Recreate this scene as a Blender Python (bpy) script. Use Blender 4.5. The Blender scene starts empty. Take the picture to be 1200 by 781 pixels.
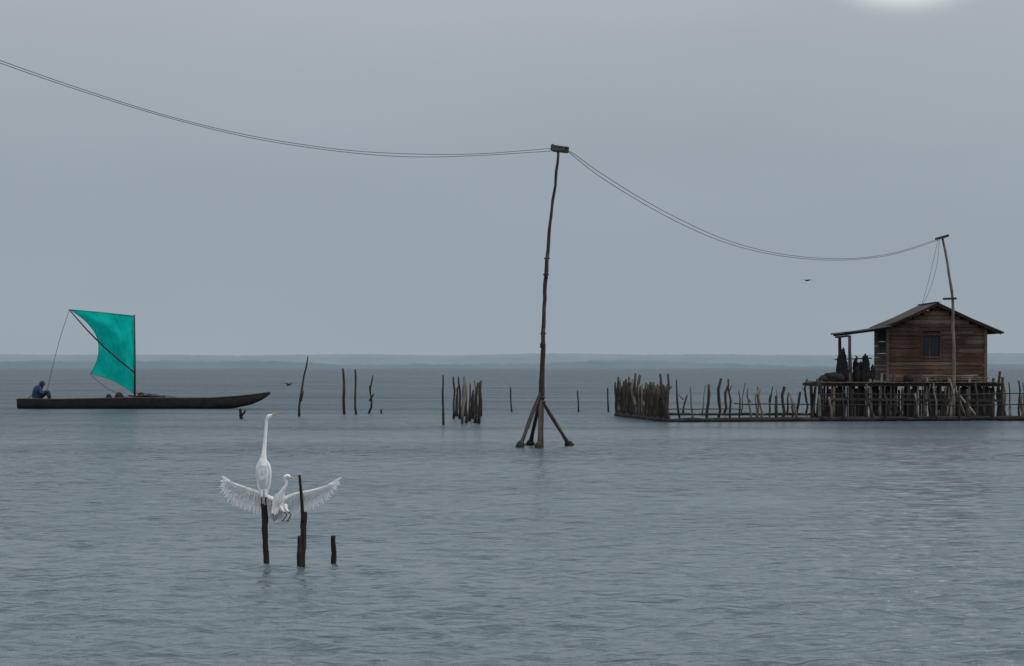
import bpy, math, random
import numpy as np
from mathutils import Vector, noise

random.seed(7); rng=np.random.RandomState(11)
F=100/36*1200.0; H=2.24; HY=430.0
def W(px,py,d): return Vector(((px-600)/F*d, d, H+(HY-py)/F*d))
def D(py): return F*H/(py-HY)          # distance of a waterline point

# ------------------------------------------------------------------ camera
sc=bpy.context.scene
cam=bpy.data.cameras.new("camera"); co=bpy.data.objects.new("camera",cam); sc.collection.objects.link(co)
co.location=(0,0,H); co.rotation_euler=(math.radians(90),0,0)
cam.lens=100; cam.sensor_width=36; cam.shift_y=39.5/1200; cam.clip_end=60000; cam.clip_start=0.5
sc.camera=co
sc.view_settings.view_transform='Standard'; sc.view_settings.look='None'; sc.view_settings.exposure=0

# ------------------------------------------------------------------ node helpers
def s2l(c):
    c/=255.0
    return c/12.92 if c<=0.04045 else ((c+0.055)/1.055)**2.4
def rgb(r,g,b,k=1): return (s2l(r)*k,s2l(g)*k,s2l(b)*k,1)
def newmat(n):
    m=bpy.data.materials.new(n); m.use_nodes=True
    nt=m.node_tree; b=nt.nodes["Principled BSDF"]; return m,nt,b
def N(nt,t,**kw):
    n=nt.nodes.new(t)
    for k,v in kw.items(): setattr(n,k,v)
    return n
def ramp(nt,stops,interp='LINEAR'):
    r=N(nt,'ShaderNodeValToRGB'); cr=r.color_ramp; cr.interpolation=interp
    while len(cr.elements)>1: cr.elements.remove(cr.elements[-1])
    cr.elements[0].position=stops[0][0]; cr.elements[0].color=stops[0][1]
    for p,c in stops[1:]:
        e=cr.elements.new(p); e.color=c
    return r
def wood(name,c1,c2,scale=(30,30,4),wet=0.35,rough=0.85,bump=0.6):
    m,nt,b=newmat(name)
    g=N(nt,'ShaderNodeNewGeometry'); mp=N(nt,'ShaderNodeMapping'); mp.inputs['Scale'].default_value=scale
    nt.links.new(g.outputs['Position'],mp.inputs['Vector'])
    no=N(nt,'ShaderNodeTexNoise'); no.inputs['Scale'].default_value=1; no.inputs['Detail'].default_value=6; no.inputs['Roughness'].default_value=.65
    nt.links.new(mp.outputs[0],no.inputs['Vector'])
    r=ramp(nt,[(0.3,c1),(0.7,c2)]); nt.links.new(no.outputs['Fac'],r.inputs['Fac'])
    n2=N(nt,'ShaderNodeTexNoise'); n2.inputs['Scale'].default_value=0.9; n2.inputs['Detail'].default_value=2
    nt.links.new(g.outputs['Position'],n2.inputs['Vector'])
    mx0=N(nt,'ShaderNodeMix',data_type='RGBA',blend_type='MULTIPLY'); mx0.inputs['Factor'].default_value=1
    r2=ramp(nt,[(0.3,(0.5,0.5,0.52,1)),(0.7,(1.3,1.27,1.22,1))]); nt.links.new(n2.outputs['Fac'],r2.inputs['Fac'])
    nt.links.new(r.outputs['Color'],mx0.inputs['A']); nt.links.new(r2.outputs['Color'],mx0.inputs['B'])
    out=mx0.outputs['Result']
    if wet>0:   # wet dark band with weed at the waterline
        sx=N(nt,'ShaderNodeSeparateXYZ'); nt.links.new(g.outputs['Position'],sx.inputs[0])
        ad=N(nt,'ShaderNodeMath',operation='MULTIPLY_ADD'); ad.inputs[1].default_value=0.25; nt.links.new(no.outputs['Fac'],ad.inputs[0]); nt.links.new(sx.outputs['Z'],ad.inputs[2])
        mr=N(nt,'ShaderNodeMapRange'); mr.inputs['From Min'].default_value=wet*0.6; mr.inputs['From Max'].default_value=wet+0.15; mr.inputs['To Min'].default_value=1; mr.inputs['To Max'].default_value=0
        nt.links.new(ad.outputs[0],mr.inputs['Value'])
        mx=N(nt,'ShaderNodeMix',data_type='RGBA'); nt.links.new(mr.outputs[0],mx.inputs['Factor'])
        nt.links.new(mx0.outputs['Result'],mx.inputs['A']); mx.inputs['B'].default_value=(0.010,0.010,0.010,1)
        out=mx.outputs['Result']
    nt.links.new(out,b.inputs['Base Color'])
    b.inputs['Roughness'].default_value=rough; b.inputs['Specular IOR Level'].default_value=0.2
    bp=N(nt,'ShaderNodeBump'); bp.inputs['Strength'].default_value=bump; bp.inputs['Distance'].default_value=0.02
    nt.links.new(no.outputs['Fac'],bp.inputs['Height']); nt.links.new(bp.outputs[0],b.inputs['Normal'])
    return m
def plain(name,c,rough=0.7,var=0.35,scale=6,spec=0.25):
    m,nt,b=newmat(name)
    g=N(nt,'ShaderNodeNewGeometry'); no=N(nt,'ShaderNodeTexNoise'); no.inputs['Scale'].default_value=scale; no.inputs['Detail'].default_value=5
    nt.links.new(g.outputs['Position'],no.inputs['Vector'])
    r=ramp(nt,[(0.3,tuple(x*(1-var) for x in c[:3])+(1,)),(0.7,tuple(min(1,x*(1+var)) for x in c[:3])+(1,))])
    nt.links.new(no.outputs['Fac'],r.inputs['Fac']); nt.links.new(r.outputs['Color'],b.inputs['Base Color'])
    b.inputs['Roughness'].default_value=rough; b.inputs['Specular IOR Level'].default_value=spec
    bp=N(nt,'ShaderNodeBump'); bp.inputs['Strength'].default_value=.3; bp.inputs['Distance'].default_value=0.02
    nt.links.new(no.outputs['Fac'],bp.inputs['Height']); nt.links.new(bp.outputs[0],b.inputs['Normal'])
    return m

M={}
M['stake']=wood('weathered_stake_wood',(0.014,0.012,0.011,1),(0.062,0.051,0.044,1),scale=(25,25,3))
M['stake2']=wood('pale_stake_wood',(0.055,0.046,0.040,1),(0.19,0.16,0.135,1),scale=(25,25,3))
M['post']=wood('dark_mooring_wood',(0.009,0.008,0.008,1),(0.038,0.030,0.027,1),scale=(60,60,9),wet=0.12)
M['board1']=wood('brown_board',(0.045,0.027,0.019,1),(0.135,0.082,0.057,1),scale=(2.5,8,30),wet=-5)
M['board2']=wood('red_brown_board',(0.032,0.019,0.014,1),(0.098,0.055,0.039,1),scale=(2.5,8,30),wet=-5)
M['board3']=wood('grey_brown_board',(0.052,0.042,0.036,1),(0.15,0.12,0.098,1),scale=(2.5,8,30),wet=-5)
M['deck']=wood('deck_wood',(0.03,0.025,0.022,1),(0.13,0.105,0.085,1),scale=(4,10,14),wet=-5)
M['roof']=plain('corrugated_roof',(0.05,0.042,0.04,1),0.6,0.4,3)
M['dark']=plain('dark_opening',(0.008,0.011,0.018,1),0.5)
M['net']=plain('fishing_net',(0.010,0.010,0.012,1),0.95,0.5,8)
M['rail']=plain('net_bundle',(0.020,0.018,0.018,1),0.95,0.5,6)
M['hull']=plain('canoe_hull_paint',(0.018,0.016,0.018,1),0.6,0.4,4)
M['hullin']=plain('canoe_interior',(0.045,0.035,0.028,1),0.7,0.4,4)
M['blue']=plain('navy_jacket',(0.010,0.030,0.065,1),0.8,0.4,6)
M['trousers']=plain('dark_trousers',(0.012,0.017,0.028,1),0.8,0.3,6)
M['skin']=plain('skin',(0.10,0.055,0.035,1),0.5,0.1,10)
M['hair']=plain('black_hair',(0.008,0.007,0.007,1),0.6,0.2,30)
M['wire']=plain('wire',(0.05,0.05,0.055,1),0.6,0.1,1)
M['rope']=plain('rope',(0.05,0.05,0.05,1),0.9,0.1,4)
M['beak']=plain('egret_bill',(0.42,0.30,0.09,1),0.45,0.1,30)
M['leg']=plain('egret_legs',(0.015,0.015,0.016,1),0.6,0.2,30)
M['eye']=plain('egret_eye',(0.02,0.02,0.01,1),0.2,0.1,30)
M['birddark']=plain('dark_bird_plumage',(0.03,0.03,0.035,1),0.8,0.2,30)

def feather_mat():
    m,nt,b=newmat('white_feathers')
    tc=N(nt,'ShaderNodeNewGeometry'); mp=N(nt,'ShaderNodeMapping'); mp.inputs['Scale'].default_value=(60,60,14)
    nt.links.new(tc.outputs['Position'],mp.inputs['Vector'])
    no=N(nt,'ShaderNodeTexNoise'); no.inputs['Scale'].default_value=1; no.inputs['Detail'].default_value=4
    nt.links.new(mp.outputs[0],no.inputs['Vector'])
    r=ramp(nt,[(0.3,(0.64,0.65,0.67,1)),(0.65,(0.86,0.86,0.85,1))]); nt.links.new(no.outputs['Fac'],r.inputs['Fac'])
    bp=N(nt,'ShaderNodeBump'); bp.inputs['Strength'].default_value=.8; bp.inputs['Distance'].default_value=0.012
    nt.links.new(no.outputs['Fac'],bp.inputs['Height'])
    d=N(nt,'ShaderNodeBsdfDiffuse'); t=N(nt,'ShaderNodeBsdfTranslucent'); mx=N(nt,'ShaderNodeMixShader'); mx.inputs[0].default_value=0.22
    for n in (d,t):
        nt.links.new(r.outputs['Color'],n.inputs['Color']); nt.links.new(bp.outputs[0],n.inputs['Normal'])
    nt.links.new(d.outputs[0],mx.inputs[1]); nt.links.new(t.outputs[0],mx.inputs[2])
    nt.links.new(mx.outputs[0],nt.nodes['Material Output'].inputs['Surface'])
    return m
M['feather']=feather_mat()
def sail_mat():
    m,nt,b=newmat('turquoise_sailcloth')
    g=N(nt,'ShaderNodeNewGeometry'); no=N(nt,'ShaderNodeTexNoise'); no.inputs['Scale'].default_value=1.3; no.inputs['Detail'].default_value=4
    nt.links.new(g.outputs['Position'],no.inputs['Vector'])
    r=ramp(nt,[(0.3,(0.003,0.38,0.325,1)),(0.7,(0.008,0.56,0.49,1))]); nt.links.new(no.outputs['Fac'],r.inputs['Fac'])
    bp=N(nt,'ShaderNodeBump'); bp.inputs['Strength'].default_value=.6; bp.inputs['Distance'].default_value=0.15
    nt.links.new(no.outputs['Fac'],bp.inputs['Height'])
    d=N(nt,'ShaderNodeBsdfDiffuse'); t=N(nt,'ShaderNodeBsdfTranslucent'); mx=N(nt,'ShaderNodeMixShader'); mx.inputs[0].default_value=0.5
    for n in (d,t):
        nt.links.new(r.outputs['Color'],n.inputs['Color']); nt.links.new(bp.outputs[0],n.inputs['Normal'])
    nt.links.new(d.outputs[0],mx.inputs[1]); nt.links.new(t.outputs[0],mx.inputs[2])
    nt.links.new(mx.outputs[0],nt.nodes['Material Output'].inputs['Surface'])
    return m
M['sail']=sail_mat()
M['seam']=plain('sail_seam',(0.004,0.20,0.18,1),0.8,0.1,2)

# ------------------------------------------------------------------ mesh builder
class MB:
    def __init__(s,mats): s.v=[];s.f=[];s.mi=[];s.sm=[];s.mats=mats
    def idx(s,m): 
        if m not in s.mats: s.mats.append(m)
        return s.mats.index(m)
    def add(s,vs,fs,m,smooth=False):
        o=len(s.v); s.v+= [tuple(v) for v in vs]; k=s.idx(m)
        for f in fs: s.f.append(tuple(i+o for i in f)); s.mi.append(k); s.sm.append(smooth)
    def box(s,a,b,m):
        x0,y0,z0=a;x1,y1,z1=b
        vs=[(x0,y0,z0),(x1,y0,z0),(x1,y1,z0),(x0,y1,z0),(x0,y0,z1),(x1,y0,z1),(x1,y1,z1),(x0,y1,z1)]
        s.add(vs,[(0,3,2,1),(4,5,6,7),(0,1,5,4),(1,2,6,5),(2,3,7,6),(3,0,4,7)],m)
    def beam(s,p,q,w,h,m):   # rectangular bar
        p=Vector(p);q=Vector(q);t=(q-p).normalized(); up=Vector((0,0,1))
        if abs(t.z)>.95: up=Vector((0,1,0))
        a=t.cross(up).normalized()*w/2; b=a.cross(t).normalized()*h/2
        vs=[p-a-b,p+a-b,p+a+b,p-a+b,q-a-b,q+a-b,q+a+b,q-a+b]
        s.add(vs,[(0,1,2,3),(7,6,5,4),(0,4,5,1),(1,5,6,2),(2,6,7,3),(3,7,4,0)],m)
    def tube(s,pts,rad,m,n=7,flat=None,smooth=True,wob=0.0,sub=0):
        pts=[Vector(p) for p in pts]
        if not hasattr(rad,'__len__'): rad=[rad]*len(pts)
        rad=list(rad)
        if sub: pts,rad,flat=catmull(pts,rad,flat,sub)
        L=len(pts); t0=(pts[1]-pts[0]).normalized()
        ref=Vector((1,0,0)) if abs(t0.x)<.8 else Vector((0,1,0))
        vs=[]
        for i,p in enumerate(pts):
            t=(pts[min(i+1,L-1)]-pts[max(i-1,0)])
            t=t.normalized() if t.length>1e-9 else t0
            a=(ref-t*ref.dot(t))
            a=a.normalized(); ref=a; b=t.cross(a)
            fl=flat[i] if flat else 1
            for k in range(n):
                th=2*math.pi*k/n; r=rad[i]*(1+wob*(random.random()-.5))
                vs.append(p+a*math.cos(th)*r+b*math.sin(th)*r*fl)
        fs=[]
        for i in range(L-1):
            for k in range(n):
                k2=(k+1)%n; fs.append((i*n+k,i*n+k2,(i+1)*n+k2,(i+1)*n+k))
        fs.append(tuple(range(n-1,-1,-1))); fs.append(tuple((L-1)*n+k for k in range(n)))
        s.add(vs,fs,m,smooth)
    def obj(s,name,parent=None):
        me=bpy.data.meshes.new(name); me.from_pydata(s.v,[],s.f)
        for m in s.mats: me.materials.append(M[m])
        me.polygons.foreach_set('material_index',s.mi); me.polygons.foreach_set('use_smooth',s.sm); me.update()
        o=bpy.data.objects.new(name,me); sc.collection.objects.link(o)
        if parent: o.parent=parent
        return o
def catmull(pts,rad,flat,sub):
    P=[];R=[];Fl=[] if flat else None
    L=len(pts)
    for i in range(L-1):
        p0=pts[max(i-1,0)];p1=pts[i];p2=pts[i+1];p3=pts[min(i+2,L-1)]
        r0=rad[max(i-1,0)];r1=rad[i];r2=rad[i+1];r3=rad[min(i+2,L-1)]
        for k in range(sub):
            t=k/sub
            f=lambda a,b,c,d:0.5*((2*b)+(c-a)*t+(2*a-5*b+4*c-d)*t*t+(3*b-a-3*c+d)*t**3)
            P.append(f(p0,p1,p2,p3)); R.append(max(f(r0,r1,r2,r3),1e-4))
            if flat: Fl.append(flat[i]*(1-t)+flat[i+1]*t)
    P.append(pts[-1]);R.append(rad[-1])
    if flat: Fl.append(flat[-1])
    return P,R,Fl
def empty(name,loc=(0,0,0)):
    e=bpy.data.objects.new(name,None); e.empty_display_size=.3; sc.collection.objects.link(e); return e
def crooked(mb,base,top,r0,r1,m,seg=6,bend=0.03,n=6,below=0.6):
    base=Vector(base);top=Vector(top);L=(top-base).length
    pts=[];rs=[]
    d=(top-base)
    if below: pts.append(base-d.normalized()*below); rs.append(r0*1.05)
    ph=random.random()*9
    for i in range(seg+1):
        t=i/seg
        o=Vector((noise.noise(Vector((ph,t*2.2,0))),noise.noise(Vector((ph,t*2.2,9))),0))*bend*L*(1 if 0<i<seg else .3)
        pts.append(base+d*t+o); rs.append((r0*(1-t)+r1*t)*random.uniform(.86,1.14))
    mb.tube(pts,rs,m,n=n,wob=.15)

# ------------------------------------------------------------------ water
def build_water():
    rows=[0.0,1,2,4,6,8,10,12]
    r=12.0
    while r<330: r*=1.0021; rows.append(r)
    while r<40000: r*=1.06; rows.append(r)
    rows=np.array(rows[1:])
    a_f=np.arange(-18,18.001,0.05); a_b=np.arange(18,342,3.0)[1:]
    ang=np.radians(np.concatenate([a_f,a_b])) # clockwise from +Y
    R,A=np.meshgrid(rows,ang,indexing='ij')
    X=R*np.sin(A);Y=R*np.cos(A);Z=np.zeros_like(X)
    N_=84
    lam=np.exp(rng.uniform(math.log(0.22),math.log(1.25),N_))
    th=rng.normal(0,0.6,N_)+0.08
    phs=rng.uniform(0,6.28,N_)
    sp=0.0021*R
    gust=0.85+0.3*np.sin(X*0.11+1.3*np.sin(Y*0.05))*np.sin(Y*0.083+0.7+np.sin(X*0.06))
    for l,t,p in zip(lam,th,phs):
        s=0.19*math.sqrt(2/N_)*(1.2 if l<0.7 else 0.75)
        k=2*math.pi/l
        w=np.clip((l/sp-2.5)/4,0,1)
        q=k*(X*math.sin(t)+Y*math.cos(t))+p
        Z+= w*(s/k)*(np.sin(q)+0.18*np.cos(2*q))
    Z*=gust
    dense=(np.abs(((np.degrees(A)+180)%360)-180)<=17.9)&(R>11.5)
    Z*=dense
    nr,nc=X.shape
    verts=np.empty((nr*nc+1,3),dtype=np.float32)
    verts[:-1,0]=X.ravel();verts[:-1,1]=Y.ravel();verts[:-1,2]=Z.ravel();verts[-1]=(0,0,0)
    i=np.arange(nr-1)[:,None];j=np.arange(nc)[None,:];j2=(j+1)%nc
    quads=np.stack([i*nc+j,i*nc+j2+0*i,(i+1)*nc+j2,(i+1)*nc+j],-1).reshape(-1,4)[:,::-1]
    nq=len(quads)
    tri=np.stack([np.full(nc,nr*nc),(np.arange(nc)+1)%nc,np.arange(nc)],-1)
    me=bpy.data.meshes.new('water')
    me.vertices.add(len(verts)); me.vertices.foreach_set('co',verts.ravel())
    loops=np.concatenate([quads.ravel(),tri.ravel()]).astype(np.int32)
    me.loops.add(len(loops)); me.loops.foreach_set('vertex_index',loops)
    me.polygons.add(nq+nc)
    ls=np.concatenate([np.arange(nq)*4,nq*4+np.arange(nc)*3]).astype(np.int32)
    me.polygons.foreach_set('loop_start',ls)
    me.polygons.foreach_set('use_smooth',np.ones(nq+nc,dtype=bool))
    me.update(calc_edges=True); me.validate()
    o=bpy.data.objects.new('water',me); sc.collection.objects.link(o)
    m,nt,b=newmat('lagoon_water')
    b.inputs['IOR'].default_value=1.333
    g=N(nt,'ShaderNodeNewGeometry')
    def nz(sx,sy,det,rot=0.1,rough=.55):
        mp=N(nt,'ShaderNodeMapping'); mp.inputs['Scale'].default_value=(sx,sy,1); mp.inputs['Rotation'].default_value=(0,0,rot)
        nt.links.new(g.outputs['Position'],mp.inputs['Vector'])
        n=N(nt,'ShaderNodeTexNoise'); n.inputs['Scale'].default_value=1; n.inputs['Detail'].default_value=det; n.inputs['Roughness'].default_value=rough
        nt.links.new(mp.outputs[0],n.inputs['Vector']); return n
    n1=nz(4.2,8.5,4); n2=nz(1.0,2.5,3,-0.15); gp=nz(0.03,0.09,3,0.05)
    r=ramp(nt,[(0.32,(0.6,0.6,0.6,1)),(0.68,(1,1,1,1))]); nt.links.new(gp.outputs['Fac'],r.inputs['Fac'])
    # open water beyond the sheltered shallows is more wind-ruffled
    sxy=N(nt,'ShaderNodeSeparateXYZ'); nt.links.new(g.outputs['Position'],sxy.inputs[0])
    wob=N(nt,'ShaderNodeMath',operation='MULTIPLY_ADD'); wob.inputs[1].default_value=30; nt.links.new(gp.outputs['Fac'],wob.inputs[0]); nt.links.new(sxy.outputs['Y'],wob.inputs[2])
    def mrange(a,b_,lo,hi):
        wr=N(nt,'ShaderNodeMapRange',interpolation_type='SMOOTHSTEP'); wr.inputs['From Min'].default_value=a; wr.inputs['From Max'].default_value=b_; wr.inputs['To Min'].default_value=lo; wr.inputs['To Max'].default_value=hi
        nt.links.new(wob.outputs[0],wr.inputs['Value']); return wr.outputs[0]
    wr=mrange(38,130,.75,2.6)
    nt.links.new(mrange(40,190,.08,.34),b.inputs['Roughness'])
    nt.links.new(mrange(50,170,.5,.30),b.inputs['Specular IOR Level'])
    cm=N(nt,'ShaderNodeMix',data_type='RGBA'); cm.inputs['A'].default_value=(0.066,0.095,0.112,1); cm.inputs['B'].default_value=(0.046,0.076,0.099,1)
    nt.links.new(mrange(40,170,0,1),cm.inputs['Factor']); nt.links.new(cm.outputs['Result'],b.inputs['Base Color'])  # weaker sky reflection of far water put into a darker base colour
    def dist(v):
        mm=N(nt,'ShaderNodeMath',operation='MULTIPLY'); mm.inputs[1].default_value=v; nt.links.new(wr,mm.inputs[0]); return mm.outputs[0]
    b1=N(nt,'ShaderNodeBump'); nt.links.new(dist(.14),b1.inputs['Distance'])
    nt.links.new(r.outputs['Color'],b1.inputs['Strength']); nt.links.new(n1.outputs['Fac'],b1.inputs['Height'])
    b2=N(nt,'ShaderNodeBump'); nt.links.new(dist(.34),b2.inputs['Distance'])
    nt.links.new(r.outputs['Color'],b2.inputs['Strength']); nt.links.new(n2.outputs['Fac'],b2.inputs['Height'])
    nt.links.new(b1.outputs[0],b2.inputs['Normal']); nt.links.new(b2.outputs[0],b.inputs['Normal'])
    me.materials.append(m)
build_water()

# ------------------------------------------------------------------ distant shoreline
def shoreline(name,R,hmin,hvar,col,seed,a0=-70,a1=70):
    vs=[];fs=[]
    n=3600
    for i in range(n+1):
        a=math.radians(a0+(a1-a0)*i/n)
        h=hmin+hvar*(noise.fractal(Vector((a*14+seed,0,seed)),1,2,3))+hvar*.45*noise.noise(Vector((a*380,seed,1)))
        x,y=R*math.sin(a),R*math.cos(a)
        k=1+40/R
        vs+= [(x,y,-0.5),(x,y,h*.8),(x*k,y*k,h),(x*(1+160/R),y*(1+160/R),-0.5)]
    for i in range(n):
        for j in range(3): fs.append((i*4+j,(i+1)*4+j,(i+1)*4+j+1,i*4+j+1))
    me=bpy.data.meshes.new(name); me.from_pydata(vs,[],fs); me.update()
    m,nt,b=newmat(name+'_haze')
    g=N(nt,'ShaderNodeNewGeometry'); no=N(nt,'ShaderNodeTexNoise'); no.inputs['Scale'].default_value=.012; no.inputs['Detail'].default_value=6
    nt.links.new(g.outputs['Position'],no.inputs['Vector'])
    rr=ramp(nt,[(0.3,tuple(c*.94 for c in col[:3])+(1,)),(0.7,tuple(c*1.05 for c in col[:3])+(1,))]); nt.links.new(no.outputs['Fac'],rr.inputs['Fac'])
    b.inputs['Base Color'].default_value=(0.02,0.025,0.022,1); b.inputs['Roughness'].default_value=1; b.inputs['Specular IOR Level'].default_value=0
    nt.links.new(rr.outputs['Color'],b.inputs['Emission Color']); b.inputs['Emission Strength'].default_value=1  # aerial haze put into the colour as emission
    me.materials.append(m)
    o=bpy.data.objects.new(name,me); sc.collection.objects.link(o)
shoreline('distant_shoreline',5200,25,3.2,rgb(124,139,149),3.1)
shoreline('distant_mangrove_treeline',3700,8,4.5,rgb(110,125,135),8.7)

# ------------------------------------------------------------------ stakes in the water
def single(name,base,top,r0=.05,r1=.035,mat='stake',extra=None,bend=.04):
    d=D(base[1]); mb=MB([mat]); crooked(mb,W(base[0],base[1],d),W(top[0],top[1],d+random.uniform(-.2,.2)),r0,r1,mat,bend=bend)
    if extra:
        for a,b,r in extra: 
            crooked(mb,W(a[0],a[1],d),W(b[0],b[1],d-.1),r,r*.7,mat,seg=3,below=0)
    return mb.obj(name)
single('wooden_stake',(351,488),(360.5,418),.065,.03,extra=[((353,470),(356,458),.03)],bend=.05)
single('wooden_stake.001',(403.5,486),(402,432),.07,.05)
single('wooden_stake.002',(417.5,486),(416,433),.06,.045)
single('forked_stake',(432,485),(437,440),.05,.03,extra=[((433,470),(438,462),.05),((434,462),(433,452),.04)],bend=.09)
single('wooden_stake.003',(520,498),(519,440),.05,.035)
single('wooden_stake.004',(600,483),(598,454),.045,.035)
single('wooden_stake.005',(678,483),(677,458),.045,.035)
single('wooden_stake.006',(713,483),(712,455),.045,.035)
single('short_stake',(283,491),(281.5,479),.08,.05,extra=[((283,488),(288,481),.05)])
single('short_stake.001',(447,485),(446.5,480),.05,.04)
mb=MB(['stake'])
for i in range(17):
    px=532+ i*2.0+random.uniform(-1,1); by=random.choice([488,491,494,496,497])
    d=D(by); top=random.uniform(441,462)
    crooked(mb,W(px,by,d),W(px+random.uniform(-4,5),top,d+random.uniform(-.4,.4)),.055,.035,random.choice(['stake','stake','stake2']),bend=.05)
d=D(487)
for px in (550,556,561,563): crooked(mb,W(px,488,d),W(px+1,random.uniform(446,466),d),.05,.03,'stake')
mb.obj('stake_cluster')

# ------------------------------------------------------------------ utility poles
def upole(name):
    mb=MB(['stake']); d=80.2
    P=[(634,530),(634,490),(634.5,465),(635.5,430),(636.5,400),(638,360),(639.5,325),(641.5,300),(644,270),(648,235),(652,200),(655.3,171)]
    R=[.07,.075,.085,.07,.062,.055,.058,.053,.045,.04,.04,.036]
    pts=[W(a,b,d) for a,b in P]
    pts,R,_=catmull(pts,R,None,4)
    pts=[p+Vector((noise.noise(Vector((0,0,p.z*1.7)))*.045,0,0)) for p in pts]
    mb.tube(pts,R,'stake',n=8,wob=.18)
    # spliced overlap and lashings
    crooked(mb,W(640,327,d-.09),W(641.5,298,d-.09),.045,.04,'stake',below=0,seg=4,bend=.01)
    crooked(mb,W(634.5,408,d-.1),W(637.5,385,d-.1),.04,.03,'stake',below=0,seg=4,bend=.01)
    for y in (322,303,404,391,466,471): 
        x=np.interp(y,[300,325,400,465],[641.3,639.6,636.3,634.5])
        mb.tube([W(x,y+.8,d),W(x,y-.8,d)],.085 if y<460 else .12,'rope',n=8)
    # splayed braces
    for (tx,ty),(bx,by),dd in (((634,458),(609,524.5),-1.0),((634,462),(621.5,525),.9),((634,466),(631,525.5),-1.6),((635.5,470),(667.5,524),.3)):
        b0=Vector(((bx-600)/F*80.2,80.2+dd,0)); t0=W(tx,ty,d)
        crooked(mb,b0,t0,.06,.045,'stake',bend=.012,seg=7)
        mb.tube([b0+Vector((0,0,-.3)),b0+Vector((0,0,.03)),b0+(t0-b0)*.06,b0+(t0-b0)*.1],[.13,.125,.11,.06],'post',n=8,wob=.2)
    mb.beam(W(646,173,d-.12),W(666,176,d+.12),.07,.16,'stake')
    mb.beam(W(648,176.5,d+.1),W(665,178.5,d+.3),.05,.07,'stake')
    for x,y in ((648,170.5),(664,173.5)): mb.tube([W(x,y+2,d),W(x,y-1.5,d)],.03,'dark',n=6)
    return mb.obj(name)
upole('utility_pole')
def wires(name,spec,r=.011):
    mb=MB(['wire'])
    for P in spec:
        pts=[W(*p) for p in P]; rs=[r]*len(pts)
        mb.tube(pts,rs,'wire',n=5,sub=8)
    return mb.obj(name)
dl=lambda px: 80.2+(px-647)/(947)*35.0
A1=[(-300,-66),(-200,-15),(-100,32),(0,71),(100,106),(200,137),(300,160.5),(400,175.5),(480,180.5),(560,180.5),(647,174)]
A2=[(-300,-62),(-200,-11),(-100,35),(0,74),(100,108.5),(200,139),(300,163),(400,178),(480,184),(560,182.5),(664,176)]
wires('power_line',[[(x,y,dl(x)) for x,y in A1],[(x,y,dl(x)) for x,y in A2]],.0075)
dr=lambda px: 80.2+(px-667)/(1103-667)*40
B1=[(648,175),(668,178),(700,200.5),(750,232),(800,259),(850,281),(900,295),(950,302),(1000,303),(1050,296),(1100,280)]
B2=[(666,178),(700,205),(750,236.5),(800,263.5),(850,284.5),(900,297.5),(950,304),(1000,304.5),(1050,297.5),(1110,278)]
wires('power_line.001',[[(x,y,dr(x)) for x,y in B1],[(x,y,dr(x)) for x,y in B2]],.0095)
# pole carrying the line out of the left edge of the picture
mb=MB(['stake']); b0=Vector((-900/F*45.2,45.2,0)); 
crooked(mb,b0,b0+Vector((.2,0,9.1)),.08,.045,'stake',seg=12,bend=.012)
for q in ((-.9,0),(.8,.3),(.1,-.9)): crooked(mb,b0+Vector((q[0],q[1],0)),b0+Vector((0,0,1.6)),.07,.05,'stake')
mb.beam(b0+Vector((-.2,0,9.0)),b0+Vector((.35,0,9.0)),.07,.14,'stake')
mb.obj('utility_pole.001')
# pole in front of the house
mb=MB(['stake2']); d=120.0
P=[(1117,500),(1117.5,470),(1118,440),(1117.5,400),(1116,350),(1112,320),(1108,295),(1104,277)]
pts,R,_=catmull([W(a,b,d) for a,b in P],[.075,.075,.07,.065,.06,.055,.05,.045],None,4)
pts=[p+Vector((noise.noise(Vector((3,0,p.z*.9)))*.03,0,0)) for p in pts]
mb.tube(pts,R,'stake2',n=8,wob=.18)
mb.beam(W(1096,280.5,d-.08),W(1112,276,d-.08),.07,.1,'stake'); mb.beam(W(1105,350.5,d-.1),W(1121,350,d-.1),.07,.09,'stake')
for bx,dd in ((1110.5,-.8),(1114,.9),(1146,-.3),(1135,.6)):
    crooked(mb,Vector(((bx-600)/F*d,d+dd,0)),W(1118,455,d),.065,.045,'stake2',bend=.015)
mb.obj('utility_pole.002')
wires('house_service_wire',[[(1099,281,120),(1094,305,121),(1088,330,122.3),(1080,358,123.5)],[(1101,281,120),(1098,310,121),(1091,336,122.3),(1081,359,123.5)]],.008)

# ------------------------------------------------------------------ fish pen fence
mb=MB(['stake'])
def fence_line(p0,p1,step,tops,prob2=.3,r=.05,lean=.12):
    p0=Vector(p0);p1=Vector(p1);L=(p1-p0).length; t=0
    while t<L:
        b=p0+(p1-p0)*(t/L)+Vector((random.uniform(-.05,.05),random.uniform(-.12,.12),0))
        h=random.uniform(*tops)
        if random.random()<.08: h*=1.25
        if random.random()<.10: h*=.7
        rr=r*random.uniform(.6,1.45)
        crooked(mb,b,b+Vector((random.gauss(0,lean),random.gauss(0,lean),h)),rr,rr*random.uniform(.55,.85),'stake2' if random.random()<prob2 else 'stake',seg=4,bend=.09)
        if random.random()<.12:   # broken side twig
            q0=b+Vector((0,0,h*random.uniform(.5,.8))); crooked(mb,q0,q0+Vector((random.choice((-1,1))*random.uniform(.1,.25),0,random.uniform(.1,.3))),rr*.5,rr*.3,'stake',seg=2,below=0)
        t+=step*random.uniform(.5,1.6)
def wat(px,py): 
    d=D(py); return Vector(((px-600)/F*d,d,0))
fence_line(wat(723,487.5),wat(783,495),.22,(1.25,1.62),.2,.05,.05)
fence_line(wat(724,487.3),wat(784,494.5),.24,(1.1,1.5),.1,.05,.06)
fence_line(wat(785,494.5),wat(960,494),.40,(1.0,1.85),.25,.055,.14)
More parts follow.
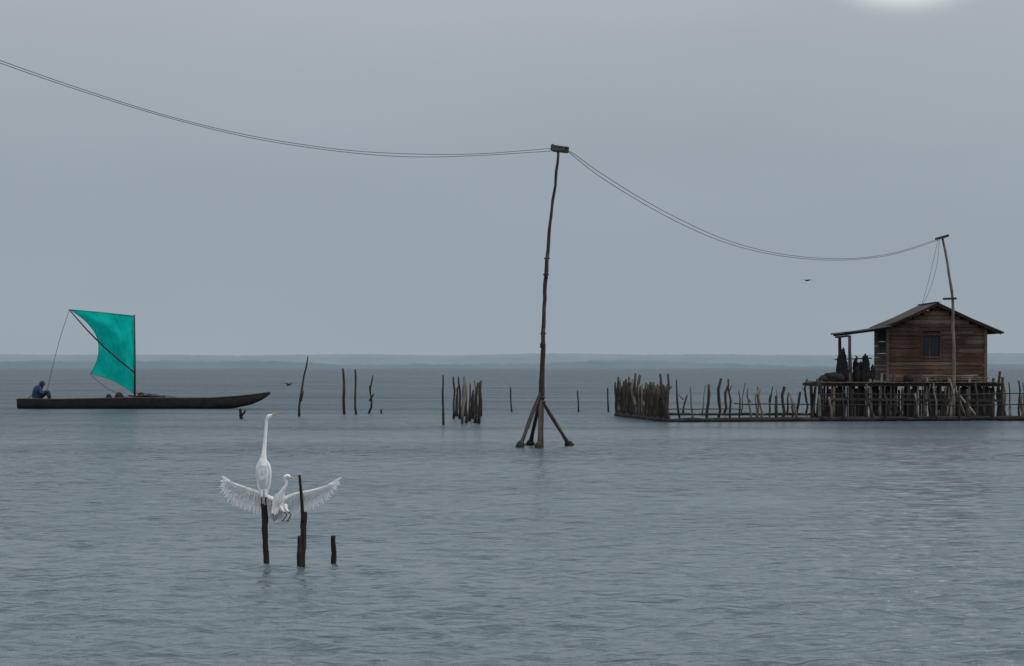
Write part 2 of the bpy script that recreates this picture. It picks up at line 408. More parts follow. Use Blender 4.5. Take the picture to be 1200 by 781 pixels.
fence_line(wat(960,494),wat(1290,493),.36,(1.0,1.6),.3,.055,.1)
fence_line(wat(728,487),wat(960,487),.6,(.9,1.5),.1,.045,.12)
fence_line(wat(955,489),wat(1180,489),.26,(1.3,1.6),.15,.05,.05)
fence_line(wat(1160,490),wat(1300,489),.24,(1.2,1.75),.15,.05,.07)
for a,b,z,r in ((wat(783,495),wat(960,494),.07,.12),(wat(960,494),wat(1290,493),.09,.13),(wat(726,487),wat(960,487),.04,.09),(wat(723,487.5),wat(783,495),.06,.12)):
    n=max(8,int((b-a).length/.5)); pts=[a+(b-a)*(i/n)+Vector((0,random.uniform(-.04,.04),z+random.uniform(-.03,.03))) for i in range(n+1)]
    mb.tube(pts,[r*random.uniform(.7,1.2) for _ in pts],'rail',n=6)
# lashed rails
for a,b,z in ((wat(723,487.5),wat(783,495),.55),(wat(723,487.5),wat(783,495),1.05),(wat(783,495),wat(870,494.3),.5),(wat(860,494.3),wat(960,494),.72),(wat(960,494),wat(1290,493),.65),(wat(960,494),wat(1290,493),1.1)):
    n=max(6,int((b-a).length/1.2)); pts=[a+(b-a)*(i/n)+Vector((0,-.05,z+random.uniform(-.04,.04))) for i in range(n+1)]
    mb.tube(pts,.022,'stake',n=5)
mb.obj('stake_fence')

# ------------------------------------------------------------------ stilt house
house=empty('wooden_stilt_house')
k=124/F; cx=(1097.5-600)*k; Y0=124.0; DP=4.6; hw=57.5*k; zd=H-17*k; zap=H+74*k; sl=.455; zev=zap-sl*hw
mb=MB(['board1'])
def wall_front(y,openings=True):
    z=zd; bh=.175
    while z<zap-.1:
        z1=min(z+bh*random.uniform(.85,1.15),zap-.06)
        lim=hw if z1<zev-.02 else max(0,(zap-.06-z1)/sl)
        lim=min(lim,hw)
        if lim<.08: break
        segs=[(-lim,lim)]
        wx0,wx1=(1081-1097.5)*k,(1101-1097.5)*k; wz0=H+(430-418)*k; wz1=H+(430-388)*k
        if openings and z1>wz0+.05 and z<wz1-.05: segs=[(-lim,wx0),(wx1,lim)]
        for a,b in segs:
            cuts=[a]
            if b-a>1.8 and random.random()<.8: cuts.append(a+(b-a)*random.uniform(.25,.75))
            cuts.append(b)
            for p,q in zip(cuts[:-1],cuts[1:]):
                oy=random.uniform(-.015,.015)
                tilt=random.uniform(-.008,.008)
                mb.box((cx+p+.006,y-.02+oy,z+tilt),(cx+q-.006,y+.02+oy,z1-.014+tilt),random.choice(['board1','board1','board2','board2','board3']))
        z=z1
wall_front(Y0); wall_front(Y0+DP,False)
for sx in (-1,1):
    z=zd
    while z<zev-.2:
        mb.box((cx+sx*hw-.02+sx*-.03,Y0+.05,z),(cx+sx*hw+.02+sx*-.03,Y0+DP-.05,z+.163),random.choice(['board1','board2','board3'])); z+=.175
mb.obj('walls',house)
# inner lining cloth (stops daylight shining through the plank gaps)
mb=MB(['dark'])
mb.box((cx-hw+.12,Y0+.12,zd),(cx+hw-.12,Y0+.14,zev-.05),'dark')
mb.add([(cx-hw+.12,Y0+.13,zev-.05),(cx+hw-.12,Y0+.13,zev-.05),(cx,Y0+.13,zap-.15)],[(0,1,2)],'dark')
mb.obj('wall_lining',house)
mb=MB(['stake'])
for sx in (-1,1): mb.box((cx+sx*hw-.06,Y0-.075,zd-.1),(cx+sx*hw+.06,Y0-.038,zev-.02),'board3')
wx0,wx1=(1081-1097.5)*k+cx,(1101-1097.5)*k+cx; wz0=H+12*k; wz1=H+42*k
for a,b in (((wx0-.06,wz0-.06),(wx1+.06,wz0)),((wx0-.06,wz1),(wx1+.06,wz1+.06)),((wx0-.06,wz0),(wx0,wz1)),((wx1,wz0),(wx1+.06,wz1))):
    mb.box((a[0],Y0-.06,a[1]),(b[0],Y0-.038,b[1]),'board2')
mb.box((cx-hw+.1,Y0-.055,zev-.42),(cx+hw-.1,Y0-.038,zev-.34),'board2')
mb.obj('trim',house)
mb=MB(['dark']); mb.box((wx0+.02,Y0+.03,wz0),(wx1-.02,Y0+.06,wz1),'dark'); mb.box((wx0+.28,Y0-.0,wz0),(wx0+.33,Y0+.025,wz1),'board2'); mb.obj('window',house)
# roof : corrugated sheets
mb=MB(['roof'])
def sheet(xa,za,xb,zb,y0,y1,pitch=.13,amp=.018,th=.02):
    n=int((y1-y0)/pitch*4); vs=[];fs=[]
    for i in range(n+1):
        y=y0+(y1-y0)*i/n; o=amp*math.sin(i*math.pi/2)
        rag=.0 if i%9 else .03
        for t in (0,.5,1):
            x=xa+(xb-xa)*t; z=za+(zb-za)*t-.03*math.sin(math.pi*t)
            vs.append((x,y,z+o+rag*t))
        for t in (1,.5,0):
            x=xa+(xb-xa)*t; z=za+(zb-za)*t-.03*math.sin(math.pi*t)
            vs.append((x,y,z+o-th))
    for i in range(n):
        for j in range(6):
            j2=(j+1)%6; fs.append((i*6+j,i*6+j2,(i+1)*6+j2,(i+1)*6+j))
    fs.append(tuple(range(6)));fs.append(tuple(n*6+j for j in range(5,-1,-1)))
    mb.add(vs,fs,'roof')
yo=Y0-.4; ye=Y0+DP+.5
xr=cx+77.5*k; sheet(cx,zap+.04,xr,zap+.04-sl*77.5*k,yo,ye)
sheet(cx,zap+.045,cx-hw-.15,zap+.045-sl*(hw+.15),yo,ye)
xl=(987-600)*k; sheet(cx-hw+.1,zap-.02-sl*(hw-.1)-.03,xl,H+39.5*k,yo-.1,ye-.6)
mb.beam((cx,yo-.02,zap+.06),(cx,ye,zap+.06),.22,.03,'roof')
mb.obj('roof',house)
mb=MB(['stake'])
# rafters / barge boards
mb.beam((cx,yo+.12,zap-.05),(xr-.1,yo+.12,zap-.05-sl*(77.5*k-.1)),.05,.09,'board2')
mb.beam((cx,yo+.12,zap-.05),(cx-hw-.1,yo+.12,zap-.05-sl*(hw+.1)),.05,.09,'board2')
for y in (yo+.25,Y0+1.5,Y0+3,ye-.8):
    mb.beam((cx-hw,y,zev-.12),(xl+.1,y,H+39.5*k-.06),.05,.08,'stake')
for sx in (-1,1):
    for t in (.3,.7,.98): 
        X=sx*hw*t; mb.beam((cx+X,yo+.1,zap-.08-sl*abs(X)),(cx+X,ye,zap-.08-sl*abs(X)),.05,.06,'stake')
xp=(995.5-600)*k
for y in (Y0-.5,Y0+3.3): crooked(mb,(xp,y,zd-1.9),(xp-.05,y,H+38*k-.05),.09,.07,'stake',bend=.008)
mb.beam((xp-.1,Y0-.55,H+38*k-.08),(xp-.1,ye-.7,H+38*k-.08),.07,.08,'stake')
mb.obj('roof_frame_and_posts',house)
mb=MB(['deck'])
xa=(958-600)*k; xb=(1164-600)*k
x=xa
while x<xb:
    w=random.uniform(.14,.2); mb.box((x,Y0-1.6+random.uniform(-.12,.08),zd-.07),(x+w-.015,Y0+DP+.6,zd-.025+random.uniform(-.008,.008)),random.choice(['deck','deck','board3'])); x+=w
for y in (Y0-1.4,Y0+.3,Y0+2.4,Y0+4.4): mb.beam((xa-.2,y,zd-.15),(xb+.2,y,zd-.15),.12,.13,'stake')
mb.beam((xa-.1,Y0-1.5,.85),(xb+.1,Y0-1.5,.78),.09,.1,'stake')
for i in range(13):
    for y in (Y0-1.4,Y0+.4,Y0+2.4,Y0+4.4):
        x=xa+.1+(xb-xa-.2)*i/12+random.uniform(-.22,.22)
        crooked(mb,(x,y,0),(x+random.uniform(-.1,.1),y,zd-.1+(random.uniform(.0,.5) if y<Y0-1 else 0)),random.uniform(.05,.08),.055,'stake2' if y<Y0 and random.random()<.4 else 'stake',seg=4,bend=.03)
mb.obj('deck_and_stilts',house)
# slat screen under the deck, mostly dark slats standing in for the shadow there
mb=MB(['stake'])
x=xa-.1
while x<xb+.2:
    w=random.uniform(.06,.12)
    if random.random()<.9:
        mb.box((x,Y0-1.15,-.5),(x+w,Y0-1.12,zd-.12-random.uniform(0,.3)),random.choice(['stake','rail','rail','rail']))
    x+=w+random.uniform(.0,.05)
mb.obj('under_deck_slats',house)

# pole pile on the deck
mb=MB(['stake2'])
for i in range(9):
    x0=(1082-600)*k+random.uniform(-.3,.3); z=zd+.05+.09*(i//3)
    mb.tube([(x0,Y0-1.1+.13*(i%3),z),(x0+1.1,Y0-1.1+.13*(i%3),z+random.uniform(-.02,.03)),(x0+random.uniform(2,2.5),Y0-1.1+.13*(i%3),z+random.uniform(-.03,.04))],[.05,.045,.035],'stake2',n=6)
mb.obj('pole_pile')
# hanging nets under the awning
mb=MB(['net'])
for gx,top,cnt,sp_ in ((988,404,10,4.5),(1012,413,17,9)):
    for i in range(cnt):
        px=gx+random.uniform(-sp_,sp_); tp=top+random.uniform(-1,10)+abs(px-gx)*.7; wd=random.uniform(.08,.15)
        b=Vector(((px-600)*k,Y0+.4+random.uniform(-.45,.45),zd)); h=(447-tp)*k
        lean=random.uniform(-.14,.14)
        pts=[b+Vector((random.uniform(-.05,.05)+lean*t,0,h*t)) for t in (0,.2,.4,.6,.8,.93,1)]
        mb.tube(pts,[wd*1.5,wd*1.6,wd*1.3,wd*1.1,wd*.8,wd*.45,.015],'net',n=7,wob=.45,sub=3)
mb.beam(((979-600)*k,Y0+.4,zd+.95),((1023-600)*k,Y0+.4,zd+1.0),.05,.05,'stake')
mb.obj('hanging_fishing_nets')
mb=MB(['net'])
for px,w,h in ((966,.3,.25),(973,.34,.4),(981,.3,.32),(1062,.2,.3)):
    b=Vector(((px-600)*k,Y0-.6,zd)); mb.tube([b,b+Vector((0,0,h*.4)),b+Vector((.05,0,h*.8)),b+Vector((.05,0,h))],[w,w*1.1,w*.7,.05],'rail' if px<970 else 'net',n=9,wob=.3,sub=3)
mb.obj('fishing_gear_pile')

# ------------------------------------------------------------------ sailing canoe
canoe=empty('sailing_canoe'); d=152.0; q=d/F
def cz(py): return (479-py)*q
st=[(20,468.5,.10,.05),(24,468,.26,-.02),(40,468,.38,-.08),(70,468.3,.46,-.12),(110,467.5,.5,-.14),(160,466.5,.52,-.14),(205,467,.48,-.12),(245,467,.40,-.08),(275,465,.28,.02),(295,463,.17,.22),(308,461.3,.09,.48),(316.5,460,.02,.76)]
def hull(ins,m,mb):
    vs=[];fs=[];n=11
    for px,sy,w,kz in st:
        x=(px-600)*q; zs=cz(sy); w=max(w-ins,.006); kz2=kz+ins
        for i in range(n):
            a=-math.pi/2+math.pi*i/(n-1)
            yy=w*math.copysign(abs(math.sin(a))**.75,math.sin(a)); zz=zs-(zs-kz2)*abs(math.cos(a))**.8
            vs.append((x,d+yy,zz))
    for i in range(len(st)-1):
        for j in range(n-1): fs.append((i*n+j,i*n+j+1,(i+1)*n+j+1,(i+1)*n+j))
    fs.append(tuple(range(n)))
    mb.add(vs,fs,m,True)
mb=MB(['hull']); hull(0,'hull',mb); hull(.05,'hullin',mb)
for s in (-1,1):
    mb.tube([((px-600)*q,d+s*(w-.02),cz(sy)+.01) for px,sy,w,_ in st],.045,'hullin',n=6)
for px in (44,90,130,157,180,215,255):
    w=np.interp(px,[a[0] for a in st],[a[2] for a in st]); zz=cz(467.5)-.06
    mb.box(((px-600)*q-.1,d-w+.04,zz-.02),((px-600)*q+.1,d+w-.04,zz+.02),'hullin')
mb.obj('hull',canoe)
mb=MB(['stake'])
mx=(158-600)*q
mb.tube([(mx,d,0),(mx,d,cz(420)),(mx-.02,d,cz(369))],[.06,.05,.035],'stake',n=8)
# sprit
mb.tube([(mx,d-.08,cz(437)),W(130,414,d-.12),W(105,390,d-.15),W(81,363,d-.1)],[.045,.045,.04,.03],'stake',n=7,sub=4)
mb.obj('mast_and_sprit',canoe)
# sail
U,V=22,22
def bez(a,b,c,t): return a*(1-t)**2+b*2*t*(1-t)+c*t*t
TL,TR,BR,BL=Vector((81,363)),Vector((157,370.5)),Vector((157.5,461.5)),Vector((105.5,438))
def sp(u,v): # u left-right, v top-bottom (Coons patch)
    top=bez(TL,Vector((118,366)),TR,u); bot=bez(BL,Vector((133,443)),BR,u)
    lef=bez(TL,Vector((133,394)),BL,v); rig=TR.lerp(BR,v)
    p=top*(1-v)+bot*v+lef*(1-u)+rig*u-(TL*(1-u)*(1-v)+TR*u*(1-v)+BL*(1-u)*v+BR*u*v)
    w=1.0*math.sin(math.pi*u)*math.sin(math.pi*v)+.3*(1-u)+.07*math.sin(u*9+v*5)+.04*math.sin(v*17-u*6)
    x=W(p.x,p.y,d); x.y=d+w-.0; return x
mb=MB(['sail']); vs=[sp(i/U,j/V) for j in range(V+1) for i in range(U+1)]
fs=[(j*(U+1)+i,j*(U+1)+i+1,(j+1)*(U+1)+i+1,(j+1)*(U+1)+i) for j in range(V) for i in range(U)]
mb.add(vs,fs,'sail',True)
e1=[sp(i/U,0) for i in range(U+1)]; e2=[sp(i/U,1) for i in range(U+1)]; e3=[sp(0,j/V) for j in range(V+1)]; e4=[sp(1,j/V) for j in range(V+1)]
for e in (e1,e2,e3,e4): mb.tube(e,.022,'seam',n=5)
for u in (.36,.68): mb.tube([sp(u,j/V)+Vector((0,-.005,0)) for j in range(V+1)],.009,'seam',n=4)
mb.obj('sail',canoe)
mb=MB(['rope'])
mb.tube([W(81,364,d-.1),W(68,405,d-.1),W(55.5,457,d-.12)],.014,'rope',n=5,sub=5)
mb.tube([W(105,438,d+.3),W(125,455,d),W(150,466,d)],.014,'rope',n=5,sub=5)
mb.tube([W(158,461,d),W(185,463,d),W(212,467,d)],.02,'rope',n=5,sub=5)
mb.obj('rigging',canoe)
mb=MB(['hullin'])
for i in range(6):
    mb.tube([W(150+i*6,466-random.uniform(0,2),d+random.uniform(-.3,.3)),W(168+i*5,463.5+random.uniform(-1,2),d+random.uniform(-.3,.3))],.05,'stake',n=6)
for i,(px,r) in enumerate(((128,.16),(140,.22),(166,.22),(176,.16))):
    b=W(px,468,d); mb.tube([b,b+Vector((0,0,r)),b+Vector((.05,0,r*1.6))],[r,r*1.1,r*.3],'rail',n=8,wob=.3,sub=3)
mb.obj('cargo',canoe)
# hunched helmsman at the stern in a bulky hooded jacket, holding the sheet and a steering paddle
mb=MB(['blue'])
def P3(px,py,dy=0): 
    v=W(px,py,d); v.y+=dy; return v
mb.tube([P3(45.5,470),P3(43.8,466.5),P3(43.3,462),P3(44.4,458),P3(46.3,455),P3(48.2,453.2),P3(49.4,452.2)],[.25,.27,.265,.26,.225,.13,.085],'blue',n=14,flat=[.95,1.0,1.05,1.15,1.15,.9,1],sub=5,wob=.05)
mb.tube([P3(48.9,453.4),P3(49.6,452),P3(50.4,450.4),P3(50.7,448.8),P3(50.5,447.7),P3(50.4,447.3)],[.07,.085,.10,.105,.075,.02],'skin',n=12,sub=4)
mb.tube([P3(47.9,453.4),P3(48.6,451.4),P3(49.2,449.8),P3(49.8,448.3),P3(50.1,447.1),P3(50.2,446.6)],[.12,.135,.14,.135,.09,.02],'blue',n=12,sub=4,wob=.04)
mb.tube([P3(52.6,450.8),P3(53.3,450.9),P3(53.4,451.3)],[.03,.018,.008],'skin',n=6)
for sg in (-1,1):
    mb.tube([P3(44.6,467.3,sg*.12),P3(49.5,463.2,sg*.16),P3(54.8,459.8,sg*.18),P3(56.4,461.0,sg*.18),P3(57.6,465,sg*.17),P3(58.2,469.5,sg*.16)],[.14,.13,.105,.095,.075,.055],'trousers',n=10,sub=4)
    mb.tube([P3(57.8,469.9,sg*.15),P3(60,470.1,sg*.16),P3(62.5,470.6,sg*.17)],[.045,.04,.02],'skin',n=8)
mb.tube([P3(46.6,456,-.26),P3(48.4,459.8,-.31),P3(50.4,461.4,-.27),P3(54.6,458.2,-.17)],[.09,.082,.07,.045],'blue',n=9,sub=4)
mb.tube([P3(46,456,.26),P3(43,459.6,.31),P3(40.6,461,.27),P3(38.4,462.4,.2)],[.09,.082,.065,.045],'blue',n=9,sub=4)
for hx,hy,hd in ((55.2,457.7,-.14),(37.8,462.8,.19)):
    mb.tube([P3(hx-.5,hy+.3,hd),P3(hx,hy,hd),P3(hx+.5,hy-.3,hd)],[.03,.042,.03],'skin',n=8)
    for j in range(4): mb.tube([P3(hx+.3,hy-.5+j*.45,hd-.02),P3(hx+.9,hy-.4+j*.45,hd-.03),P3(hx+.9,hy-.2+j*.45,hd+.02)],[.010,.010,.008],'skin',n=5)
    mb.tube([P3(hx,hy-.6,hd),P3(hx+.3,hy-1.1,hd),P3(hx+.7,hy-1.2,hd)],[.012,.011,.008],'skin',n=5)
mb.obj('helmsman',canoe)
mb=MB(['stake'])
mb.tube([P3(41,460,.19),P3(34.5,465.4,.2),P3(28,472,.24),P3(24,476.5,.27)],[.022,.022,.022,.03],'stake',n=6)
mb.tube([P3(24.8,475.6,.26),P3(23,477.6,.28),P3(20,481,.3),P3(19,482,.3)],[.03,.085,.09,.02],'stake',n=8,flat=[1,.25,.25,.3])
mb.obj('steering_paddle',canoe)

# ------------------------------------------------------------------ mooring posts with egrets
dp=D(665)
def post(name,P,R,m='post',d=dp):
    mb=MB([m]); pts,R2,_=catmull([W(a,b,d) for a,b in P],R,None,5)
    pts=[p+Vector((noise.noise(Vector((P[0][0],0,p.z*6)))*.012,0,0)) for p in pts]
    mb.tube(pts,R2,m,n=10,wob=.22); return mb
mb=post('p',[(313.5,700),(312.5,664),(311.5,640),(310.5,615),(309.5,592)],[.036,.034,.031,.034,.036]); mb.tube([W(308,592.5,dp),W(309,591,dp)],[.03,.01],'post',n=8); mb.obj('mooring_post')
mb=post('p',[(353,700),(354,661),(355.5,630),(356,600)],[.04,.036,.034,.033]); 
mb.tube([W(355,612,dp-.02),W(353.5,585,dp-.02),W(351,557,dp)],[.022,.017,.015],'post',n=8,sub=4,wob=.15)
mb.tube([W(350.5,700,dp-.06),W(351,664,dp-.06),W(351,645,dp-.06),W(351,628,dp-.06)],[.034,.032,.028,.02],'post',n=8,sub=3,wob=.2)
mb.obj('mooring_post.001')
post('p',[(391,700),(391,660),(391,645),(390.5,628)],[.034,.031,.029,.026],d=D(660)).obj('mooring_post.002')

s=dp/F
def E(x,y,w=0): 
    p=W(x,y,dp); p.y+=w*s; return p
def feather(mb,a,b,wd,curve=.0,nrm=Vector((0,-1,0))):
    a=Vector(a);b=Vector(b);t=(b-a); L=t.length; t.normalize(); side=t.cross(nrm).normalized(); up=side.cross(t)
    prof=[(0,.35),(.15,.8),(.4,1),(.7,.95),(.88,.65),(.97,.3),(1,.03)]
    vs=[];fs=[]
    for u,w in prof:
        c=a+t*L*u+up*(curve*L*(u-u*u)*-1)
        vs+=[c-side*wd*w*.5,c+up*wd*.10*w,c+side*wd*w*.5]
    for i in range(len(prof)-1):
        for j in range(2): fs.append((i*3+j,i*3+j+1,i*3+j+4,i*3+j+3))
    mb.add(vs,fs,'feather',True)
def interp(P,t):
    n=len(P)-1; x=min(max(t,0),.99999)*n; i=int(x); f=x-i
    return tuple(P[i][j]*(1-f)+P[i+1][j]*f for j in range(3))
# --- standing egret
mb=MB(['feather'])
mb.tube([E(309.5,585,7),E(309.3,579,6),E(309,572,4),E(308.8,562,1),E(308.5,551,-2),E(308.5,543,-3),E(309,536,-3.5),E(309.8,528,-3),E(310.6,518,-2.5),E(311.6,507,-2.5),E(312.2,498,-2.5),E(313.2,492,-3),E(315.4,488.6,-3.5),E(318,487,-4),E(319.3,486.3,-4.2)],
   [x*s for x in (1,3.0,5.2,7.2,7.4,5.8,3.6,2.5,2.1,1.85,1.8,2.1,2.7,1.8,1.1)],'feather',n=14,sub=5,flat=[.6,.8]+[1.0]*13)
mb.tube([E(318.3,486.9,-4.1),E(321.5,485.3,-4.4),E(326,483.2,-5)],[1.25*s,.85*s,.15*s],'beak',n=8,sub=3)
for w in (-1,1): mb.tube([E(316.6,487.6,-3.7+w*2.2),E(316.6,487.6,-3.7+w*2.7)],[.55*s,.3*s],'eye',n=6)
# folded wings with feather layers
for sg in (-1,1):
    mb.tube([E(309+sg*4,541,-4),E(309+sg*6.0,548,-3),E(309+sg*6.0,560,0),E(309+sg*4.2,572,4),E(309+sg*2,583,8)],[x*s for x in (1.5,2.8,3.2,2.4,.5)],'feather',n=10,sub=4,flat=[1.2]*5)
    for i in range(9):
        t=i/8
        feather(mb,E(309+sg*(3+4.5*t),548+6*t,-6+2.5*t),E(309+sg*(1+4.5*t),574+8*(1-t),-1+6*(1-t)),3.0*s,.1)
for i in range(7):
    feather(mb,E(304.5+i*1.4,545,-9.5),E(305+i*1.3,562+random.uniform(-3,3),-7.5),2.6*s,.1)
for i in range(5): feather(mb,E(308+i*.6,572,5),E(307+i*1.2,588,9),3*s,.05)
for sg,kx in ((-1,306.6),(1,311.4)):
    mb.tube([E(kx+.2*sg,574,1),E(kx,579,0),E(kx+.3*sg,583,-1)],[2.6*s,1.9*s,.9*s],'feather',n=8,sub=3)
    mb.tube([E(kx+.3*sg,582,-1),E(kx,587,-.2),E(kx+.4*sg,592,0)],[.75*s,.8*s,.65*s],'leg',n=7)
    for dx,dw in ((-2.2,-2),(0,-3),(2.2,-1.5),(0,2.4)): mb.tube([E(kx+.4*sg,591.8,0),E(kx+.4*sg+dx*.8,592.4,dw*.8)],[.55*s,.3*s],'leg',n=5)
mb.obj('great_egret')
# --- egret landing with spread wings
mb=MB(['feather'])
mb.tube([E(320,612,12),E(321.5,606,9),E(323,599,5),E(325.5,591,1),E(328.5,583,-3),E(331,577,-6),E(333.5,572.5,-8),E(336.2,568,-9),E(336.2,564,-9),E(334.3,561,-9.5),E(335.2,558.4,-10),E(338,557.9,-10.5),E(340,558.6,-11),E(341,559,-11)],
   [x*s for x in (.8,3,5.4,6.4,5.4,3.4,2.2,1.7,1.6,1.6,2.0,2.5,1.7,1.0)],'feather',n=14,sub=5)
mb.tube([E(340,558.6,-11),E(343.5,560,-11.3),E(348,562.2,-12)],[1.2*s,.85*s,.15*s],'beak',n=8,sub=3)
mb.tube([E(338.2,557.6,-13),E(338.2,557.6,-13.4)],[.55*s,.3*s],'eye',n=6)
def wing(Ld,Tr,nf):
    mb.tube([E(*p) for p in Ld],[3.2*s,2.4*s,2.0*s,1.2*s,.5*s][:len(Ld)],'feather',n=10,sub=5)
    for i in range(nf):
        t=i/(nf-1); a=interp(Ld,t**.8 if t<1 else 1); b=interp(Tr,t)
        g=1.0 if t<.5 else 1.04+.10*((i%2)-.5)
        b=[a[j]+(b[j]-a[j])*g for j in range(3)]
        b=(b[0]+random.uniform(-1,1),b[1]+random.uniform(-1.1,1.1),b[2])
        feather(mb,E(*a),E(*b),(4.3 if t<.5 else 2.7)*s,.14)
    for lay,fr,wd,ow in ((0,.60,4.2,-1.0),(1,.4,3.8,-1.8),(2,.24,3.2,-2.4)):
        for i in range(nf-3):
            t=i/(nf-4)*.93; a=interp(Ld,t**.8); b=interp(Tr,t)
            c=[a[j]+(b[j]-a[j])*(fr+random.uniform(-.04,.04)) for j in range(3)]
            feather(mb,E(a[0],a[1]-.5,a[2]+ow),E(c[0],c[1],c[2]+ow),wd*s,.18)
wing([(323,587,0),(305,579,3),(287,572,-1),(275,567,-5),(269,563,-8)],[(318,609,12),(305,606,12),(291,601,10),(279,596,7),(269,589,3),(261,580,-2),(258,569,-6),(262,558,-9)],26)
wing([(329,587,0),(345,580,3),(364,576,-1),(380,571,-5),(388,567,-8)],[(330,612,12),(341,609,12),(353,604,10),(365,598,7),(377,591,3),(387,583,-1),(395,573,-6),(400,560,-9)],26)
for i in range(9): feather(mb,E(321+i*.8,598,6),E(314+i*2.2,613-abs(i-4)*.6,13),4*s,.05)
for i in range(14): # back plumes
    feather(mb,E(322+i*.7,578+random.uniform(0,4),-6),E(319+i*1.1,598+random.uniform(-4,6),-5),2.4*s,.2)
for ox in (0,6):
    mb.tube([E(328+ox,592,-2),E(331+ox*.9,597,-5),E(334+ox*.8,600,-7)],[3*s,1.6*s,.8*s],'feather',n=8,sub=3)
    mb.tube([E(333+ox*.8,599.5,-7),E(337+ox*.8,603,-8),E(333+ox*.9,609.5,-8),E(331+ox*.9,610.5,-9)],[.8*s,.75*s,.6*s,.4*s],'leg',n=6)
    for dx in (-2.5,0,2): mb.tube([E(333+ox*.9,609.3,-8),E(332+ox*.9+dx,611.5,-9)],[.4*s,.25*s],'leg',n=5)
mb.obj('great_egret.001')

# ------------------------------------------------------------------ distant flying birds
def flyer(name,px,py,d,span,up):
    mb=MB(['birddark']); c=W(px,py,d); u=span/2
    mb.tube([c+Vector((-.28*u,.1,0)),c+Vector((-.1*u,0,.0)),c+Vector((.15*u,0,.02)),c+Vector((.38*u,0,.04)),c+Vector((.5*u,0,.03))],[.02,.09*u,.11*u,.05*u,.01],'birddark',n=8,sub=3)
    for sg in (-1,1):
        P=[(0,0,.03),(sg*.35*u,sg*.2,up*.35*u),(sg*1.0*u,sg*.3,up*.25*u)]
        vs=[];
        for (x,y,z),w in zip(P,(.32*u,.26*u,.02)): vs+=[c+Vector((x-w/2,y,z)),c+Vector((x+w/2,y,z)),c+Vector((x,y,z+.03*u))]
        fs=[(0,3,5,2),(2,5,4,1),(0,1,4,3),(3,6,8,5),(5,8,7,4),(3,4,7,6)]
        mb.add(vs,fs,'birddark',True)
    mb.obj(name)
flyer('flying_bird',338,451.5,110,.6,.8)
flyer('flying_bird.001',946,329,170,.85,.2)

# ------------------------------------------------------------------ sky and sun
wd=bpy.data.worlds.new("World"); sc.world=wd; wd.use_nodes=True; nt=wd.node_tree
bg=nt.nodes['Background']; bg.inputs['Strength'].default_value=.1
SE,SA=math.radians(48),math.radians(100)
sky=N(nt,'ShaderNodeTexSky'); sky.sky_type='NISHITA'; sky.sun_disc=False; sky.sun_elevation=SE; sky.sun_rotation=SA; sky.dust_density=4
tc=N(nt,'ShaderNodeTexCoord'); sx=N(nt,'ShaderNodeSeparateXYZ'); nt.links.new(tc.outputs['Generated'],sx.inputs[0])
r=ramp(nt,[(0.0,rgb(155,168,177)),(0.03,rgb(153,165,175)),(0.075,rgb(155,166,176)),(0.13,rgb(171,179,186)),(0.25,rgb(196,204,211)),(0.5,rgb(213,220,225)),(0.75,rgb(228,232,236)),(1.0,rgb(250,250,250))])
nt.links.new(sx.outputs['Z'],r.inputs['Fac'])
no=N(nt,'ShaderNodeTexNoise'); no.inputs['Scale'].default_value=7; no.inputs['Detail'].default_value=3
mp=N(nt,'ShaderNodeMapping'); mp.inputs['Scale'].default_value=(1,1,3); nt.links.new(tc.outputs['Generated'],mp.inputs['Vector']); nt.links.new(mp.outputs[0],no.inputs['Vector'])
mr=N(nt,'ShaderNodeMapRange'); mr.inputs['To Min'].default_value=9.2; mr.inputs['To Max'].default_value=10.8; nt.links.new(no.outputs['Fac'],mr.inputs['Value'])
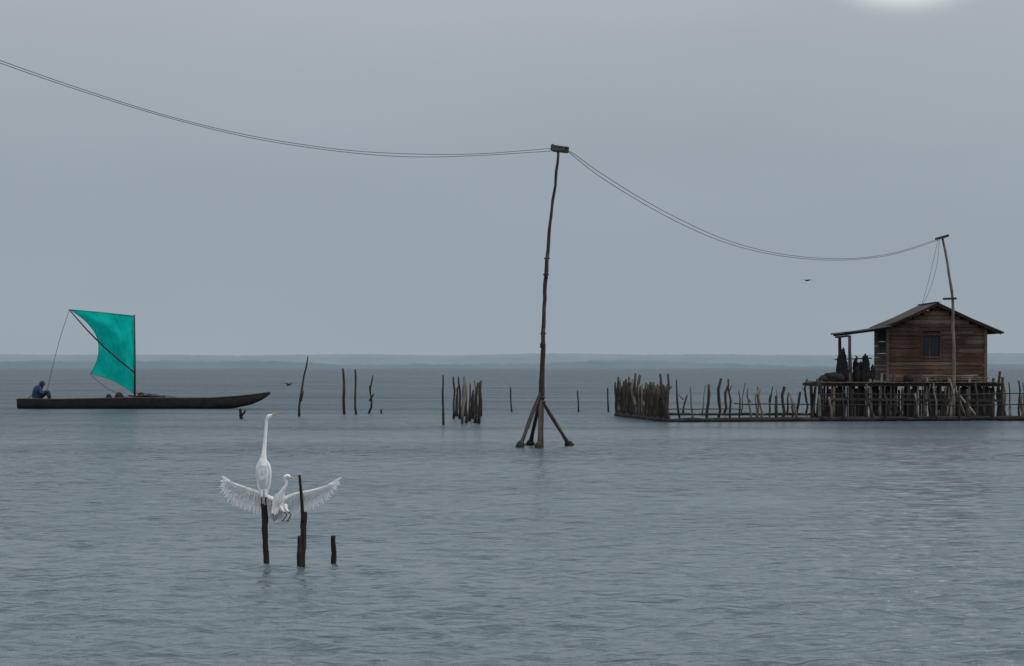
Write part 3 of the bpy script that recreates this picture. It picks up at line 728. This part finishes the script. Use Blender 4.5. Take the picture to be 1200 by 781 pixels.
# sky behind the camera brightened, added to light hut front and birds
br=N(nt,'ShaderNodeMapRange',interpolation_type='SMOOTHSTEP'); br.inputs['From Min'].default_value=.35; br.inputs['From Max'].default_value=-.6; br.inputs['To Min'].default_value=1; br.inputs['To Max'].default_value=1.6
nt.links.new(sx.outputs['Y'],br.inputs['Value'])
mu=N(nt,'ShaderNodeMath',operation='MULTIPLY'); nt.links.new(mr.outputs[0],mu.inputs[0]); nt.links.new(br.outputs[0],mu.inputs[1])
sc1=N(nt,'ShaderNodeVectorMath',operation='SCALE'); nt.links.new(r.outputs['Color'],sc1.inputs[0]); nt.links.new(mu.outputs[0],sc1.inputs['Scale'])
mx=N(nt,'ShaderNodeMix',data_type='RGBA'); mx.inputs['Factor'].default_value=.95
nt.links.new(sky.outputs[0],mx.inputs['A']); nt.links.new(sc1.outputs[0],mx.inputs['B'])
# bright break in the cloud
bd=Vector(((1062-600)/F,1,(430+38)/F)).normalized()
sb=N(nt,'ShaderNodeVectorMath',operation='SUBTRACT'); sb.inputs[1].default_value=bd; nt.links.new(tc.outputs['Generated'],sb.inputs[0])
ml=N(nt,'ShaderNodeVectorMath',operation='MULTIPLY'); ml.inputs[1].default_value=(1,1,1.9); nt.links.new(sb.outputs[0],ml.inputs[0])
ln=N(nt,'ShaderNodeVectorMath',operation='LENGTH'); nt.links.new(ml.outputs[0],ln.inputs[0])
m2=N(nt,'ShaderNodeMapRange',interpolation_type='SMOOTHERSTEP'); m2.inputs['From Min'].default_value=.006; m2.inputs['From Max'].default_value=.037; m2.inputs['To Min'].default_value=1; m2.inputs['To Max'].default_value=0
nt.links.new(ln.outputs['Value'],m2.inputs['Value'])
mx2=N(nt,'ShaderNodeMix',data_type='RGBA'); mx2.inputs['B'].default_value=(8.6,8.8,8.9,1)
nt.links.new(m2.outputs[0],mx2.inputs['Factor']); nt.links.new(mx.outputs['Result'],mx2.inputs['A']); nt.links.new(mx2.outputs['Result'],bg.inputs['Color'])
L=bpy.data.lights.new('sun','SUN'); L.energy=1.5; L.angle=math.radians(10); L.color=(1,.96,.9)
lo=bpy.data.objects.new('sun',L); sc.collection.objects.link(lo)
dirv=Vector((math.sin(SA)*math.cos(SE),math.cos(SA)*math.cos(SE),math.sin(SE)))
lo.rotation_euler=dirv.to_track_quat('Z','Y').to_euler(); lo.location=(20,60,60)
